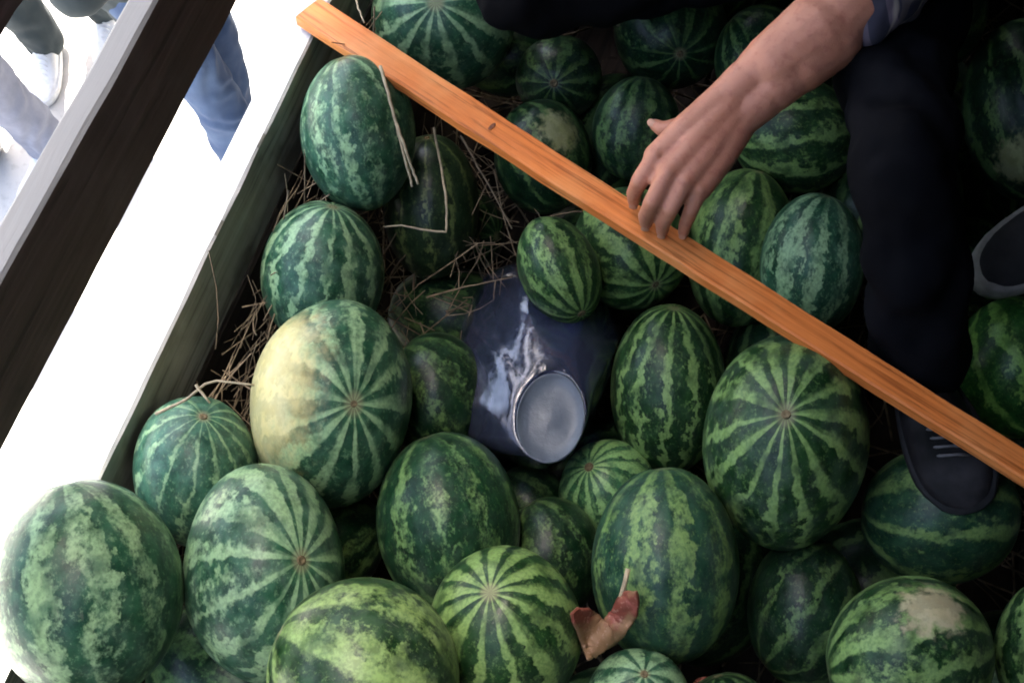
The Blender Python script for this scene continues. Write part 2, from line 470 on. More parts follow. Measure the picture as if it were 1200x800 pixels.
# px, py, half-width, half-height, tilt, pole (px, py), height z of centre, stripes, stripe width, palette, bloom, spot(px, py, size, colour), label
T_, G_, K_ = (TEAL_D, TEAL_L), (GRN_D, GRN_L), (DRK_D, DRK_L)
MEL = [
 (103, 688, 112, 128, 4, (135, 830), 1.70, 8, 0.35, T_, .25, (-5, 720, .75, (.42, .45, .16)), 'large pale-flecked watermelon overlapping the white board, nearest the lower left corner'),  # its spot paints the sunlit yellow rim on the left
 (312, 669, 94, 126, 0, (351, 657), 1.66, 9, 0.0, T_, .45, None, 'milky green watermelon with a dark button on its right, beside the lower left one'),
 (425, 792, 112, 116, 0, (560, 860), 1.68, 6, 0.0, (GRN_D, (.22, .36, .12)), .25, None, 'watermelon with a broad yellow-green mottled band, cut by the bottom edge left of centre'),
 (390, 472, 94, 124, 8, (413, 473), 1.64, 9, 0.05, T_, .20, (308, 450, 1.05, (.70, .56, .18)), 'watermelon with a big cream-yellow field spot on its left side'),
 (230, 552, 72, 88, 0, (238, 489), 1.56, 9, 0.55, ((.03, .12, .07), TEAL_L), .30, None, 'smooth blue-green thin-lined watermelon wedged against the board below the straw'),
 (378, 322, 73, 86, 0, (390, 243), 1.55, 10, 0.15, T_, .35, None, 'watermelon just above the yellow-spotted one, its pale stripes running downwards'),
 (420, 157, 66, 95, -6, (445, 262), 1.57, 9, 0.4, T_, .35, None, 'bluish oval watermelon right under the pale end of the orange stick'),
 (520, 22, 86, 90, 0, (511, 4), 1.50, 9, 0.0, T_, .25, None, 'watermelon above the stick at the top edge, pale streaks spreading from its button'),
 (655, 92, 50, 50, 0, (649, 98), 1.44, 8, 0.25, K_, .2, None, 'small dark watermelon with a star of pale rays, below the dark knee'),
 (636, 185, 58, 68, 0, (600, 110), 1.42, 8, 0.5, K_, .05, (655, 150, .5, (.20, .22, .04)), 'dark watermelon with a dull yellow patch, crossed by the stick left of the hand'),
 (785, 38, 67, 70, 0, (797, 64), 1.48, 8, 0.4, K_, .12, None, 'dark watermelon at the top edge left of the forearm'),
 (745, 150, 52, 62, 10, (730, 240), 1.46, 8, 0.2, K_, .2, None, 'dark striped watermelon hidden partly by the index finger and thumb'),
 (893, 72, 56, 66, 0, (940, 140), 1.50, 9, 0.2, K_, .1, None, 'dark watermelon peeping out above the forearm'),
 (930, 160, 75, 69, 0, (1010, 150), 1.55, 7, 0.1, G_, .15, None, 'watermelon with bold wavy sideways stripes, just below the forearm'),
 (868, 292, 64, 94, 8, (845, 400), 1.53, 6, 0.05, G_, .12, None, 'watermelon with bright light blotches beside the little finger, behind the stick'),
 (952, 308, 62, 84, 6, (930, 400), 1.55, 8, 0.15, T_, .25, None, 'watermelon behind the stick touching the black trouser leg'),
 (738, 292, 70, 73, 0, (768, 333), 1.50, 8, 0.0, G_, .12, None, 'watermelon with curving stripes that meet low right, below the stick by the fingertips'),
 (655, 316, 46, 66, -24, (682, 368), 1.50, 8, 0.1, G_, .15, None, 'small watermelon leaning on the top of the plastic jug'),
 (783, 455, 70, 98, 0, (790, 362), 1.55, 10, 0.1, G_, .15, None, 'upright watermelon with fine downward stripes right of the plastic jug'),
 (920, 515, 98, 124, 4, (921, 487), 1.60, 10, 0.05, G_, .28, None, 'big watermelon with a bold pale star, under the right half of the stick'),
 (512, 466, 62, 76, 0, (570, 545), 1.48, 8, 0.35, K_, .1, None, 'dark watermelon between the yellow-spotted one and the plastic jug'),
 (525, 614, 83, 108, -6, (555, 730), 1.58, 8, 0.5, ((0.005, 0.045, 0.018), (.12, .26, .10)), .15, None, 'dark green glossy watermelon below left of the plastic jug'),
 (592, 740, 91, 100, 0, (575, 697), 1.67, 9, -0.1, G_, .12, None, 'watermelon with a pale star near its top, at the bottom centre'),
 (712, 574, 58, 60, 0, (690, 547), 1.52, 10, -0.35, ((.02, .10, .04), (.24, .46, .17)), .1, None, 'small light green watermelon just below right of the plastic jug'),
 (780, 659, 88, 114, 0, (785, 780), 1.62, 7, 0.35, ((.014, .065, .038), GRN_L), .22, None, 'dark watermelon with a bluish sheen standing above the red scrap'),
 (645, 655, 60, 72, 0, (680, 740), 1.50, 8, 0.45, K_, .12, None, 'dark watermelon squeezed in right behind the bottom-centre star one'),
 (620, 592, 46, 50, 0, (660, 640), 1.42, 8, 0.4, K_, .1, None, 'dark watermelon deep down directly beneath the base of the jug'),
 (747, 818, 63, 60, 0, (755, 790), 1.62, 6, -0.15, T_, .2, None, 'watermelon top with a small dark button at the bottom edge below the red scrap'),
 (942, 716, 70, 88, 0, (1000, 640), 1.52, 7, 0.45, K_, .15, None, 'dark watermelon below the big star one'),
 (1065, 770, 101, 98, 0, (1166, 752), 1.66, 8, -0.1, G_, .2, (1098, 713, .46, (.50, .40, .20)), 'watermelon with a tan patch and sideways stripes at the bottom right'),
 (1232, 762, 70, 86, 0, (1235, 660), 1.64, 8, 0.0, G_, .12, None, 'watermelon cut off by the right edge at the lower right corner'),
 (1100, 602, 96, 82, 0, (1200, 610), 1.52, 6, 0.3, ((.014, .07, .035), GRN_L), .15, None, 'watermelon right under the toe of the black shoe'),
 (1188, 430, 76, 84, 0, (1150, 330), 1.53, 7, 0.1, ((.02, .10, .02), (.20, .42, .08)), .0, None, 'bright green watermelon at the right edge below the pale-soled shoe'),
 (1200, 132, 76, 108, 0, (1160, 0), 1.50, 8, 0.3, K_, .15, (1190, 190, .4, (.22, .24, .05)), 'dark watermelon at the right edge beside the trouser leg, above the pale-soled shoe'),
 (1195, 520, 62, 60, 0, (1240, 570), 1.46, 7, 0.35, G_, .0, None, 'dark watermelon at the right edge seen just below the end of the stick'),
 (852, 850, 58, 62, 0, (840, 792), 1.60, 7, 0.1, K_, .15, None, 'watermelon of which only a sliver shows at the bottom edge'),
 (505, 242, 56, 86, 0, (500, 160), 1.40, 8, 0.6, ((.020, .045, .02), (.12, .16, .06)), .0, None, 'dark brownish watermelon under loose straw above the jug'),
]

def mel_frame(D, m):
    px, py, rx, ry, tilt = m[:5]
    d = ray(px, py).normalized(); ce = CAM + d * D; w = -d
    def off(ox, oy):
        r_ = ray(px + ox, py + oy); t_ = (ce - CAM).dot(w) / r_.dot(w)
        return CAM + r_ * t_ - ce
    a = R(tilt)
    U_ = off(rx * math.cos(a), rx * math.sin(a)); V_ = off(ry * math.sin(a), -ry * math.cos(a))
    V_ = V_ - w * V_.dot(w); U_ = U_ - w * U_.dot(w)
    return ce, U_, V_, w
def mel_axes(D, m):
    ce, U_, V_, w = mel_frame(D, m)
    return ce, U_, V_, w * (0.55 * U_.length + 0.45 * V_.length)

Ds = []
for m in MEL:
    p = P(m[0], m[1], m[6]); Ds.append((p - CAM).length)
Ds = np.array(Ds); D0 = Ds.copy()
near = [0]
def extent(ax, dirv):
    M = np.array([list(a) for a in ax]).T
    return 1.0 / np.linalg.norm(np.linalg.solve(M, np.array(dirv)))
for it in range(140):
    fr = [mel_axes(Ds[i], MEL[i]) for i in range(len(MEL))]
    mv = np.zeros(len(MEL))
    for i in range(len(MEL)):
        for j in range(i):
            d = fr[i][0] - fr[j][0]; L = d.length
            if L > 0.3: continue
            u = d / L
            pen = extent(fr[i][1:], u) + extent(fr[j][1:], u) - L
            if pen > 0.002:
                a, b = (i, j) if Ds[i] > Ds[j] else (j, i)
                mv[a] += 0.30 * pen; mv[b] -= 0.12 * pen
        ce = fr[i][0]
        # keep clear of the side boards (top edge at z = 1.62)
        q_ = Vector((min(max(ce.x, -0.04), 0.0), ce.y, min(ce.z, 1.62)))
        d = ce - q_; L = max(d.length, 1e-4)
        pen = extent(fr[i][1:], d / L) + 0.004 - L
        if pen > 0: mv[i] -= 0.5 * pen
        mv[i] += 0.02 * (D0[i] - Ds[i])
    Ds += mv
UNIT = {}
def unit_sphere(nu=64, nv=40):
    if (nu, nv) not in UNIT:
        v = [(0, 0, 1)]
        for i in range(1, nv):
            t = math.pi * i / nv
            for k in range(nu):
                a = 2 * math.pi * k / nu
                v.append((math.sin(t) * math.cos(a), math.sin(t) * math.sin(a), math.cos(t)))
        v.append((0, 0, -1)); f = []
        for k in range(nu): f.append((0, 1 + k, 1 + (k + 1) % nu))
        for i in range(nv - 2):
            for k in range(nu):
                a = 1 + i * nu + k; b = 1 + i * nu + (k + 1) % nu
                f.append((a, a + nu, b + nu, b))
        n = len(v) - 1; o = 1 + (nv - 2) * nu
        for k in range(nu): f.append((n, o + (k + 1) % nu, o + k))
        UNIT[(nu, nv)] = (np.array(v), f)
    return UNIT[(nu, nv)]
def melon_mesh(axes, pole, seed, nu=64, nv=40):
    """unit sphere with its pole turned to `pole` (in stretched-sphere space), then stretched onto the three half-axes"""
    v, f = unit_sphere(nu, nv)
    rot = np.array(Vector((0, 0, 1)).rotation_difference(Vector(pole)).to_matrix())
    z = v[:, 2]
    th = np.arctan2(v[:, 1], v[:, 0]); r = np.sqrt(1 - z ** 2)
    lump = 1 + 0.007 * np.cos(5 * th + seed) * r + 0.018 * np.sin(2.3 * z + seed * 2) + 0.010 * np.cos(3 * th - seed * 3) * r + 0.006 * np.cos(2 * th + 2.5 * z + seed * 5) * r
    dim = 1 - 0.028 * np.exp(-((1 - np.abs(z)) / 0.012))
    w = (v * (lump * dim)[:, None]) @ rot.T
    M = np.array([list(a) for a in axes]).T
    co = w @ M.T
    me = bpy.data.meshes.new('watermelon')
    me.from_pydata([tuple(c) for c in co], [], f)
    at = me.attributes.new('rind', 'FLOAT_VECTOR', 'POINT')
    at.data.foreach_set('vector', v.astype(np.float32).ravel())
    me.update()
    return me, rot, M

SCAR = simple('stem_scar', (0.16, 0.12, 0.06), 0.8, 0.4, 300, 0.6)
melons = []
for i, m in enumerate(MEL):
    ce, U_, V_, W_ = mel_axes(Ds[i], m)
    px, py, rx, ry, tilt = m[:5]
    def norm_q(qx, qy):
        a = R(tilt); dx, dy = qx - px, qy - py
        u = (dx * math.cos(a) + dy * math.sin(a)) / rx; v = (dx * math.sin(a) - dy * math.cos(a)) / ry
        n = math.hypot(u, v)
        if n < 0.985: return Vector((u, v, math.sqrt(1 - n * n)))
        return Vector((u / n * 0.99, v / n * 0.99, -0.14)).normalized()
    pole = norm_q(*m[5])
    me, rot, M = melon_mesh((U_, V_, W_), pole, i * 1.7)
    spot = None
    if m[11]:
        sdv = rot.T @ np.array(norm_q(m[11][0], m[11][1]))
        spot = (tuple(sdv), m[11][2], m[11][3])
    o = link('watermelon', me, rind_mat(i * 1.37 + 0.5, m[7], m[8], m[9][1], m[9][0], m[10], spot, 1.0 if i % 3 else 1.25))
    o.location = ce
    tag(o, m[12], 'watermelon', 'watermelons heaped in the truck bed')
    melons.append((o, ce, (U_, V_, W_)))
    if pole.z > 0.1:                                         # the dry button where the stalk was
        pp = M @ (rot @ np.array((0, 0, 0.972))); nn = Vector(np.linalg.solve(M.T, rot @ np.array((0, 0, 1.0)))).normalized()
        bm = bmesh.new()
        k = 0.0045 + 0.002 * ((i * 7) % 3) / 2
        q_ = Vector((0, 0, 1)).rotation_difference(nn).to_matrix()
        prof = [(0.0, 0.0011), (0.45, 0.0006), (0.8, 0.0014), (1.0, 0.0008), (1.1, -0.002)]
        prev = None
        for rr_, h in prof:
            if rr_ == 0: cur = [bm.verts.new(Vector(pp) + q_ @ Vector((0, 0, h - 0.001)))]
            else: cur = [bm.verts.new(Vector(pp) + q_ @ Vector((rr_ * k * math.cos(2 * math.pi * s / 12), rr_ * k * math.sin(2 * math.pi * s / 12), h))) for s in range(12)]
            if prev:
                for s in range(12):
                    if len(prev) == 1: bm.faces.new((prev[0], cur[s], cur[(s + 1) % 12]))
                    else: bm.faces.new((prev[s], cur[s], cur[(s + 1) % 12], prev[(s + 1) % 12]))
            prev = cur
        from_bm('stem_scar', bm, SCAR, o)

# the layer underneath, glimpsed in the dark gaps
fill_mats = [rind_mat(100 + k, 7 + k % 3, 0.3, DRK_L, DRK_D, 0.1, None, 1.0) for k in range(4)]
fill = []
JUG_C, JUG_R = P(625, 430, 1.45), 0.155
tries = 0
while tries < 1500 and len(fill) < 110:
    tries += 1
    s = 0.088 + 0.028 * rng.random()
    x, y = rng.uniform(0.11, 1.85), rng.uniform(-0.35, 2.2)
    ang = rng.uniform(0, math.pi); el = rng.uniform(-.5, .5)
    ld = Vector((math.cos(ang) * math.cos(el), math.sin(ang) * math.cos(el), math.sin(el)))
    s2 = ld.orthogonal().normalized(); s3 = ld.cross(s2)
    ax = (s2 * s, s3 * s, ld * s * 1.18)
    z = 1.47 if y < 1.25 else 1.56
    okk = False
    while z > 1.12 + s:
        ce = Vector((x, y, z)); bad = False
        for (_, c2, a2) in melons + fill:
            d = ce - c2; L = d.length
            if L < 0.30 and extent(ax, d / L) + extent(a2, d / L) - 0.012 > L: bad = True; break
        if (ce - JUG_C).length < JUG_R + s * 0.8: bad = True
        if not bad: okk = True; break
        z -= 0.02
    if not okk or x - s * 1.1 < 0.0: continue
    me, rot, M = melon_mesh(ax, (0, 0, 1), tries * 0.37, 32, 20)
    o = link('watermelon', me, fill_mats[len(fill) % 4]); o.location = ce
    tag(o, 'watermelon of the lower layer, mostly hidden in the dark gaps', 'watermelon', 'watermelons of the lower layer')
    fill.append((o, ce, ax))
print('melons', len(melons), 'fill', len(fill), 'depth shifts', np.round(Ds - D0, 3).tolist())
print('z', [round(c.z, 2) for _, c, _ in melons])

# ------------------------------------------------------------------ the long orange stick
W_S = wood('orange_lath', (0.58, 0.15, 0.03), (0.80, 0.245, 0.055), (0.87, 0.38, 0.13), axis='X', rough=0.45, grain=150, bump=0.35)
LA, LB = P(362, 14, 1.634), P(1290, 605, 1.735)
ld = (LB - LA).normalized()
lw = Vector((0, 0, 1)).cross(ld).normalized(); lt = ld.cross(lw)
lw2 = (lw * math.cos(R(-6)) + lt * math.sin(R(-6))).normalized(); lt2 = ld.cross(lw2)
def lath():
    bm = bmesh.new(); L = (LB - LA).length; rings = []; segs = 70
    for i in range(segs + 1):
        f = i / segs; hw = (0.0272 - 0.0098 * f) * (1 + 0.02 * fbm((f * 9, 0, 0), 1.0)); ht = 0.0095
        c = 0.0022; prof = [(-hw + c, -ht), (hw - c, -ht), (hw, -ht + c), (hw, ht - c), (hw - c, ht), (0, ht + 0.0006), (-hw + c, ht), (-hw, ht - c), (-hw, -ht + c)]
        rings.append([bm.verts.new((f * L, a + 0.0012 * fbm((f * 14, a * 40, 1), 1.0), b + 0.0008 * fbm((f * 14, a * 40, 5), 1.0) - 0.006 * math.sin(f * math.pi))) for a, b in prof])
    n = len(rings[0])
    for a, b in zip(rings[:-1], rings[1:]):
        for j in range(n): bm.faces.new((a[j], a[(j + 1) % n], b[(j + 1) % n], b[j]))
    bm.faces.new(rings[0]); bm.faces.new(rings[-1])
    return bm
stick = from_bm('wooden_stick', lath(), W_S, smooth=False)
stick.matrix_world = Matrix.Translation(LA) @ Matrix((ld, lw2, lt2)).transposed().to_4x4()
tag(stick, 'long orange wooden stick laid from the side board across the watermelons', 'stick')
KNOT = simple('dark_knot', (0.16, 0.05, 0.02), 0.6, 0.4, 200)
kp = (P(581, 152, 1.655) - LA).dot(ld)
bm = bmesh.new(); bmesh.ops.create_circle(bm, cap_ends=True, segments=12, radius=1, matrix=Matrix.Translation((kp, -0.002, 0.0072)) @ Matrix.Diagonal((0.003, 0.008, 1, 1)))
kn = from_bm('knot', bm, KNOT, stick, smooth=False)

# ------------------------------------------------------------------ cloth and skin
def skin_mat():
    m, t, b = nodes('skin'); q = NB(t)
    co = q.n('TexCoord').outputs['Object']
    n1 = q.noise(co, 22, 4); n2 = q.noise(co, 420, 2); n3 = q.noise(co, 90, 3)
    col = q.mix(n1, (0.38, 0.145, 0.085), (0.56, 0.255, 0.165))
    col = q.mix(q.m('MULTIPLY', q.ss(n3, 0.48, 0.72), 0.5), col, (0.34, 0.11, 0.075))
    q.put(b.inputs['Base Color'], col); b.inputs['Roughness'].default_value = 0.48
    b.inputs['Subsurface Weight'].default_value = 0.12
    b.inputs['Subsurface Radius'].default_value = (0.01, 0.004, 0.002)
    q.put(b.inputs['Normal'], q.bump(q.m('ADD', n2, q.m('MULTIPLY', n3, 1.5)), 0.25, 0.0012))
    return m
SKIN = skin_mat()
def cloth(name, a, b_, rough=0.9, scale=700, spec=0.2, sheen=0.05):
    m, t, b = nodes(name); q = NB(t)
    co = q.n('TexCoord').outputs['Object']
    n1 = q.noise(co, 11, 4); w = q.noise(co, scale, 2)
    col = q.mix(q.ss(n1, 0.3, 0.7), a, b_)
    col = q.mix(q.m('MULTIPLY', w, 0.35), col, tuple(c * 0.55 for c in a))
    q.put(b.inputs['Base Color'], col); b.inputs['Roughness'].default_value = rough
    b.inputs['Specular IOR Level'].default_value = spec
    b.inputs['Sheen Weight'].default_value = sheen
    q.put(b.inputs['Normal'], q.bump(w, 0.4, 0.0008))
    return m
NAVY = cloth('black_navy_cloth', (0.0022, 0.0024, 0.0036), (0.0045, 0.0048, 0.0068), spec=0.06, sheen=0.0)
JEANS = cloth('blue_denim', (0.045, 0.075, 0.15), (0.075, 0.115, 0.20))
PALEJ = cloth('pale_grey_blue_cloth', (0.16, 0.17, 0.22), (0.24, 0.25, 0.31))
DGREEN = cloth('dark_green_cloth', (0.025, 0.035, 0.04), (0.04, 0.052, 0.055))
HAIR = simple('dark_hair', (0.012, 0.010, 0.008), 0.5, 0.4, 200, 0.8)
LEATHER = simple('worn_dark_leather', (0.018, 0.016, 0.017), 0.6, 0.8, 22, 0.8, 0.25)
RUBBER = simple('black_rubber', (0.015, 0.015, 0.016), 0.7, 0.3, 60)
PALER = simple('pale_rubber', (0.25, 0.24, 0.22), 0.7, 0.2, 60)
NAIL = simple('fingernail', (0.46, 0.25, 0.17), 0.35, 0.1, 60, 0.05)
def plaid_mat():
    m, t, b = nodes('plaid_cloth'); q = NB(t)
    co = q.n('TexCoord').outputs['Object']
    sp = q.n('SeparateXYZ'); q.put(sp.inputs[0], co)
    u = q.m('ADD', sp.outputs[0], q.m('MULTIPLY', sp.outputs[2], 0.6)); v = q.m('SUBTRACT', sp.outputs[1], q.m('MULTIPLY', sp.outputs[2], 0.5))
    def band(c, per, lo, ph): return q.ss(q.m('SINE', q.m('ADD', q.m('MULTIPLY', c, 2 * math.pi / per), ph)), lo, lo + 0.15)
    col = q.mix(q.noise(co, 30, 2), (0.020, 0.020, 0.035), (0.035, 0.033, 0.055))
    col = q.mix(q.m('MULTIPLY', band(u, 0.035, 0.55, 0), 0.8), col, (0.13, 0.10, 0.13))
    col = q.mix(q.m('MULTIPLY', band(v, 0.035, 0.55, 1), 0.7), col, (0.11, 0.09, 0.09))
    col = q.mix(q.m('MULTIPLY', band(v, 0.035, 0.9, 2.6), 0.8), col, (0.40, 0.34, 0.28))
    q.put(b.inputs['Base Color'], col); b.inputs['Roughness'].default_value = 0.9
    return m
PLAID = plaid_mat()

def shoe(parent, heel, toe, up, upper_mat, sole_mat, length=None, wid=0.047, pale_toe=None, h=0.085):
    heel, toe = Vector(heel), Vector(toe)
    x = (toe - heel); L = length or x.length; x.normalize()
    up = (Vector(up) - x * Vector(up).dot(x)).normalized(); y = up.cross(x)
    mw = Matrix.Translation(heel) @ Matrix((x, y, up)).transposed().to_4x4()
    half = lambda f: wid * (0.62 + 0.38 * math.sin(min(1, max(0, (f - 0.05) / 0.75)) * math.pi * 0.62)) * (1 if f < 0.72 else math.sqrt(max(0.0, 1 - ((f - 0.72) / 0.285) ** 2))) * (1 if f > 0.1 else math.sqrt(max(0.04, 1 - ((0.1 - f) / 0.105) ** 2)))
    top = lambda f: h * (1.0 - 0.12 * f) if f < 0.38 else h * (0.954 - 0.50 * min(1, (f - 0.38) / 0.35) ** 0.8) * (1 if f < 0.75 else (1 - 0.35 * ((f - 0.75) / 0.25) ** 2))
    fs = [0.0, 0.02, 0.06, 0.12, 0.2, 0.3, 0.38, 0.46, 0.54, 0.62, 0.7, 0.77, 0.84, 0.9, 0.94, 0.97, 0.99, 1.0]
    bm = bmesh.new(); prev = None
    for f in fs:
        w, t = half(f) * 0.94, top(f)
        ring = []
        for k in range(13):
            a = math.pi * k / 12
            yy = math.cos(a); zz = math.sin(a) ** 0.7
            ring.append(bm.verts.new((f * L, w * math.copysign(abs(yy) ** 0.75, yy), 0.018 + (t - 0.018) * zz + 0.0012 * fbm((f * 20, k, 3), 1.0))))
        if prev:
            for k in range(12): bm.faces.new((prev[k], prev[k + 1], ring[k + 1], ring[k]))
        else: bm.faces.new(ring)
        prev = ring
    bm.faces.new(prev[::-1])
    o = from_bm('shoe', bm, upper_mat, parent)
    o.matrix_world = mw
    bm = bmesh.new(); prev = None
    for f in fs:
        w = half(f) * 1.06
        xx = f * L + (0.004 if f > 0.9 else -0.004 if f < 0.05 else 0)
        ring = [bm.verts.new((xx, s * w, z)) for s, z in ((1, 0.002), (1.02, 0.012), (1, 0.024), (0.93, 0.027), (-0.93, 0.027), (-1, 0.024), (-1.02, 0.012), (-1, 0.002), (-0.9, 0))] if True else None
        if prev:
            n = len(ring)
            for k in range(n): bm.faces.new((prev[k], prev[(k + 1) % n], ring[(k + 1) % n], ring[k]))
        else: bm.faces.new(ring)
        prev = ring
    bm.faces.new(prev[::-1])
    from_bm('sole', bm, sole_mat, o)
    bm = bmesh.new()
    for i in range(5):
        f = 0.42 + 0.055 * i; zt = top(f) + 0.002; w = half(f) * 0.45
        tube(bm, [(f * L - 0.006, -w, zt - 0.010), (f * L, -w * 0.4, zt), (f * L + 0.004, w * 0.4, zt), (f * L + 0.008, w, zt - 0.010)], [0.0022] * 4, 6)
    from_bm('lace', bm, pale_toe or sole_mat, o)
    return o

def head(bm, c, facing, up=Vector((0, 0, 1)), s=1.0):
    f = Vector(facing).normalized(); u = (up - f * up.dot(f)).normalized(); r_ = f.cross(u)
    c = Vector(c)
    blob(bm, c + u * 0.03 * s, (r_ * 0.076 * s, f * 0.095 * s, u * 0.10 * s))
    blob(bm, c - u * 0.045 * s + f * 0.02 * s, (r_ * 0.058 * s, f * 0.068 * s, u * 0.075 * s))
    capsule(bm, c + f * 0.092 * s + u * 0.02 * s, 0.008 * s, c + f * 0.112 * s - u * 0.018 * s, 0.015 * s)
    for sg in (-1, 1):
        blob(bm, c + r_ * sg * 0.078 * s, (r_ * 0.012 * s, f * 0.022 * s, u * 0.033 * s))
        capsule(bm, c + f * 0.085 * s + u * 0.042 * s + r_ * sg * 0.015 * s, 0.011 * s, c + f * 0.072 * s + u * 0.042 * s + r_ * sg * 0.05 * s, 0.009 * s)
        blob(bm, c + f * 0.078 * s + u * 0.02 * s + r_ * sg * 0.032 * s, (r_ * 0.013 * s, f * 0.012 * s, u * 0.009 * s))
    capsule(bm, c + f * 0.083 * s - u * 0.055 * s - r_ * 0.02 * s, 0.008 * s, c + f * 0.083 * s - u * 0.055 * s + r_ * 0.02 * s, 0.008 * s)
def hair(parent, c, facing, s=1.0):
    f = Vector(facing).normalized(); u = Vector((0, 0, 1)); u = (u - f * u.dot(f)).normalized(); r_ = f.cross(u)
    bm = bmesh.new()
    blob(bm, Vector(c) + u * 0.05 * s - f * 0.014 * s, (r_ * 0.084 * s, f * 0.097 * s, u * 0.092 * s), 40)
    for v in bm.verts: v.co += (v.co - Vector(c)).normalized() * 0.005 * fbm(v.co, 40, 3)
    from_bm('hair', bm, HAIR, parent)

def folds(amp, sc, seed=0):
    def w(co):
        return amp * (fbm((co.x * 1.4 + seed, co.y * 1.4, co.z * 0.8), sc, 3) + 0.6 * math.sin(18 * fbm((co.x, co.y + seed, co.z), sc * 0.35, 2)) * 0.6)
    return w

def chain(bm, pts):
    for (p0, r0), (p1, r1) in zip(pts[:-1], pts[1:]): capsule(bm, p0, r0, p1, r1)

def fingers(bm, wrist, dirv, side_, down, s=1.0):
    """relaxed hand: palm, four unequal curled fingers and a thumb off the side"""
    d, y, n = [Vector(v).normalized() for v in (dirv, side_, down)]
    for k in range(4):
        yy = (k - 1.5) * 0.021 * s; Lk = (0.042, 0.047, 0.044, 0.034)[k] * s
        mc = wrist + d * (0.088 - 0.006 * abs(k - 1.2)) * s + y * yy
        capsule(bm, wrist + y * yy * 0.6, 0.017 * s, mc, 0.0115 * s)
        p1 = mc + (d + n * 0.35).normalized() * Lk + y * (k - 1.5) * 0.003
        p2 = p1 + (d * 0.7 + n * 0.8).normalized() * Lk * 0.62
        p3 = p2 + (d * 0.4 + n).normalized() * Lk * 0.5
        chain(bm, [(mc, 0.0105 * s), (p1, 0.009 * s), (p2, 0.008 * s), (p3, 0.0072 * s)])
    t0 = wrist + y * -0.022 * s + d * 0.015 * s; t1 = t0 + (d * 0.7 - y * 0.6 + n * 0.3).normalized() * 0.045 * s
    t2 = t1 + (d - y * 0.25 + n * 0.3).normalized() * 0.034 * s; t3 = t2 + (d + n * 0.3).normalized() * 0.026 * s
    chain(bm, [(t0, 0.016 * s), (t1, 0.0115 * s), (t2, 0.010 * s), (t3, 0.0085 * s)])

def standing(base, heading, shirt_mat, trouser_mat, label, shoe_m, sole_m, stance=0.1, stride=0.08, lean=0.0, crouch=False, fat=1.0):
    """a person on their feet; base = point between the feet, heading = where they face"""
    b = Vector(base); f = Vector(heading).normalized(); z = Vector((0, 0, 1)); r_ = f.cross(z)
    Z = lambda a, h, s=0.0: b + r_ * a + f * s + z * h
    pel = Z(0, 0.95); chest = Z(0, 1.30, lean * 0.6); neck = Z(0, 1.50, lean); hd = Z(0, 1.66, lean + 0.03)
    if crouch: pel = Z(0, 0.42, -0.15); chest = Z(0, 0.74, -0.06); neck = Z(0, 0.94, 0.02); hd = Z(0, 1.08, 0.06)
    bm = bmesh.new()
    capsule(bm, pel, 0.115, chest, 0.135); capsule(bm, chest, 0.13, neck, 0.05); capsule(bm, neck, 0.052, hd, 0.05); head(bm, hd, f)
    hips, ank, kne, sho, elb, wri = {}, {}, {}, {}, {}, {}
    for s in (-1, 1):
        hips[s] = Z(s * 0.09, 0.92); kne[s] = Z(s * (0.09 + stance * 0.4), 0.50, 0.03 + s * stride * 0.6); ank[s] = Z(s * (0.07 + stance), 0.09, s * stride)
        sho[s] = Z(s * 0.185, 1.43, lean); elb[s] = Z(s * 0.25, 1.15, lean * 0.6 - 0.02); wri[s] = Z(s * 0.10, 1.16, lean + 0.22)
        if crouch: hips[s] = Z(s * 0.09, 0.42, -0.14); kne[s] = Z(s * 0.13, 0.50, 0.24); sho[s] = Z(s * 0.185, 0.87, 0.0); elb[s] = Z(s * 0.25, 0.62, 0.06); wri[s] = Z(s * 0.16, 0.62, 0.26)
        chain(bm, [(hips[s], 0.075), (kne[s], 0.05), (ank[s], 0.036)])
        capsule(bm, ank[s], 0.034, ank[s] + f * 0.07 - z * 0.066, 0.018)
        chain(bm, [(sho[s], 0.05), (elb[s], 0.04), (wri[s], 0.027)])
        capsule(bm, neck - z * 0.04, 0.06, sho[s], 0.052)
        fingers(bm, wri[s], (wri[s] - elb[s]) + z * -0.1, -f * 1.0, -r_ * s)
    body = remeshed('person', bm, 0.006, SKIN, None, 3)
    tag(body, label, 'person')
    bm = bmesh.new()
    for s in (-1, 1):
        chain(bm, [(hips[s] + z * 0.05, 0.105 * fat), (hips[s] - z * 0.08, 0.098 * fat), (kne[s], 0.076 * fat), (ank[s] + z * 0.03, 0.068 * fat), (ank[s] - z * 0.025, 0.064 * fat)])
    capsule(bm, hips[-1] + z * 0.06, 0.11, hips[1] + z * 0.06, 0.11)
    remeshed('trousers', bm, 0.009, trouser_mat, body, 4, folds(0.008, 9, base[0] * 7))
    bm = bmesh.new()
    capsule(bm, pel - r_ * 0.05 - z * 0.03, 0.135, chest - r_ * 0.05, 0.142); capsule(bm, pel + r_ * 0.05 - z * 0.03, 0.135, chest + r_ * 0.05, 0.142)
    for s in (-1, 1):
        capsule(bm, chest + r_ * s * 0.06 + z * 0.05, 0.125, neck - z * 0.07 + r_ * s * 0.06, 0.07)
        capsule(bm, neck - z * 0.07, 0.07, sho[s], 0.068)
        chain(bm, [(sho[s], 0.068), (elb[s], 0.056), (elb[s].lerp(wri[s], 0.8), 0.045)])
    remeshed('shirt', bm, 0.009, shirt_mat, body, 4, folds(0.006, 9, base[1] * 5))
    hair(body, hd, f)
    for s in (-1, 1):
        h0 = ank[s] - z * (ank[s].z - b.z) - f * 0.055
        shoe(body, h0, h0 + f * 0.275, z, shoe_m, sole_m)
    return body

